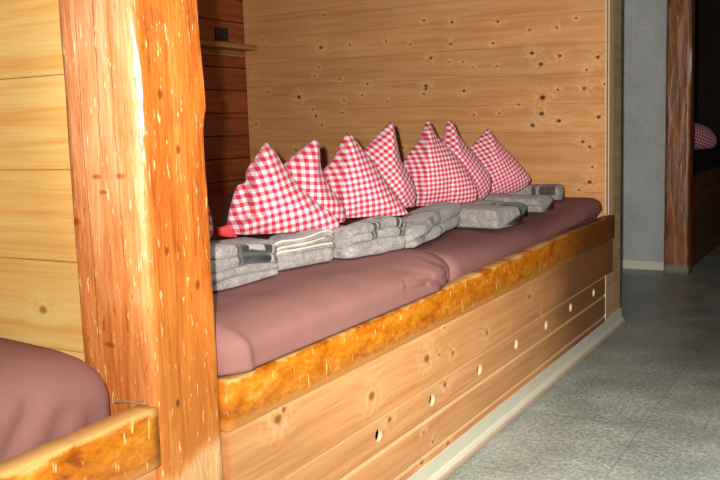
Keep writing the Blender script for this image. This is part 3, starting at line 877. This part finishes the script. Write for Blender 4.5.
tips = lambda i: PILLOWS[i][2][0]
pillow(0, 'gingham pillow almost wholly hidden behind the near post, only a sliver showing', [], dull=.9)
p1 = pillow(1, 'nearest full gingham pillow, peaked, with a plain red corner resting on the motif blanket',
            [((-.0137, .23), (-.085, -.03), .02, .12, .03)], folds=[((-.076, .125), (-.062, .045), .014, -.024), ((-.11, .035), (-.03, .055), .012, -.018), ((-.12, .0), (-.02, .03), .02, .012)])
bm = bmesh.new()
fl = [(-.154, .008), (-.150, -.013), (-.125, -.020), (-.095, -.022), (-.105, -.006), (-.122, .012), (-.135, .004)]
o0 = Vector(PILLOWS[1][0])
ft = [bm.verts.new(o0 + TT * u + UP * (v + .008) + NH * .045) for u, v in fl]; fb = [bm.verts.new(o0 + TT * u + UP * (v + .006) + NH * .030) for u, v in fl]
bm.faces.new(ft); bm.faces.new(fb[::-1])
for i in range(len(fl)):
    j = (i + 1) % len(fl); bm.faces.new((ft[i], ft[j], fb[j], fb[i]))
bmesh.ops.bevel(bm, geom=list(bm.edges), offset=.002, segments=2, affect='EDGES')
link('corner_flap', bm, M['red_cloth'], p1)['label'] = 'plain red cloth corner'
pillow(2, 'gingham pillow tucked behind the nearest peaked one, its tip leaning right', [((-.003, .23), (.03, .0), .10, .03, .02)])
pillow(3, 'tall gingham pillow with upright crease below its tip, third peak from the near post', [((-.0087, .2457), (-.035, -.05), .025, .12, .032)])
pillow(4, 'gingham pillow with diagonal checks, leaning behind the third peak', [((-.0066, .2755), (.03, .02), .10, .03, .022)])
pillow(5, 'upright gingham pillow with square-set checks beside the striped angled blanket', [((-.0033, .2777), (-.03, -.05), .025, .10, .03)], folds=[((.075, -.04), (.07, .05), .012, -.014)])
pillow(6, 'gingham pillow with a sharp folded tip, just behind the upright square-set one', [((.0039, .2759), (.09, .0), .05, .05, .02)])
pillow(7, 'last gingham pillow by the pine partition, leaning, shaded deeper red', [((.0267, .2379), (.03, -.05), .025, .10, .02)])

# ------------------------------------------------------------------ the far bunk
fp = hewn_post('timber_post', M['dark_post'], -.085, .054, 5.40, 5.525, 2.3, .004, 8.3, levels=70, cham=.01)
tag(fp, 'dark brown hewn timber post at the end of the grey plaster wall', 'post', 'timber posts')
plat3 = empty('sleeping_platform', (-1.0, 6.9, 0), 'dark shadowed bunk base beyond the dark brown post', 'bunk', 'sleeping platforms')
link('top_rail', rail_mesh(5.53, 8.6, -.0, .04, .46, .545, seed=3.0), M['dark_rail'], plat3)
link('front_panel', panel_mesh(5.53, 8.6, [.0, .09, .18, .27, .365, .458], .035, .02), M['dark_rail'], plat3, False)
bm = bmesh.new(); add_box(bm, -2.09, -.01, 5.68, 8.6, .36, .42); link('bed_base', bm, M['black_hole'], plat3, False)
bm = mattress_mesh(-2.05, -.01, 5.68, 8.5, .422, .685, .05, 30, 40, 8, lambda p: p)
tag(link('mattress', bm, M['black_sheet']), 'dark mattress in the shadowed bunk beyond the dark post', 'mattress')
# its pillow
PILLOWS.append(((-.16, 6.5, .70), (.02, .08), [(0, .19), (.08, .17), (.17, .13), (.22, .06), (.2, .0), (.1, -.01), (-.03, -.01), (-.12, .02), (-.13, .09), (-.08, .15)], .1, 20, .02))
pillow(8, 'dim red gingham pillow on the dark mattress beyond the dark post', [], zmin=.688, dull=.8)

# ------------------------------------------------------------------ camera
cam = bpy.data.objects.new('camera', bpy.data.cameras.new('camera'))
COL.objects.link(cam)
cam.data.sensor_width = 36.0
cam.data.lens = 889.694 / 720 * 36.0
cam.data.clip_start = .02
R = ((.86922, .03465, -.4932), (.49337, -.12576, .86068), (-.03221, -.99146, -.12641))
EYE = Vector((.9452, 0.0, .9223))
mw = Matrix(((R[0][0], -R[0][1], -R[0][2], EYE.x), (R[1][0], -R[1][1], -R[1][2], EYE.y), (R[2][0], -R[2][1], -R[2][2], EYE.z), (0, 0, 0, 1)))
cam.matrix_world = mw
SC.camera = cam

# ------------------------------------------------------------------ light
def look(o, target):
    d = Vector(target) - o.location
    o.rotation_euler = d.to_track_quat('-Z', 'Y').to_euler()
right = Vector((R[0][0], R[1][0], R[2][0])); up = -Vector((R[0][1], R[1][1], R[2][1]))
fpos = EYE - right * .05 + up * .045
def spot(name, power, size, blend, target, radius=.012, color=(1, .97, .92)):
    l = bpy.data.lights.new(name, 'SPOT'); l.energy = power; l.spot_size = math.radians(size); l.spot_blend = blend
    l.shadow_soft_size = radius; l.color = color
    o = bpy.data.objects.new(name, l); COL.objects.link(o); o.location = fpos; look(o, target)
    return o
spot('flash_wide', FLASH_W, 112, .7, (-.05, 1.5, .35))
spot('flash_far', FLASH_F, 54, 1.0, (-.75, 4.0, 1.0))
al = bpy.data.lights.new('gangway_fill', 'AREA'); al.energy = FILL; al.shape = 'DISK'; al.size = .6; al.color = (1, .93, .84)  # added soft fill above the gangway, no fixture there
ao = bpy.data.objects.new('gangway_fill', al); COL.objects.link(ao); al.spread = math.radians(75); ao.location = (1.25, 1.5, 2.15); look(ao, (.75, 1.7, 0))
w = bpy.data.worlds.new('World'); SC.world = w; w.use_nodes = True
w.node_tree.nodes['Background'].inputs[0].default_value = (1.0, .97, .93, 1)
w.node_tree.nodes['Background'].inputs[1].default_value = WORLD
SC.view_settings.view_transform = 'Standard'
SC.view_settings.look = 'None'
SC.view_settings.exposure = 0.12
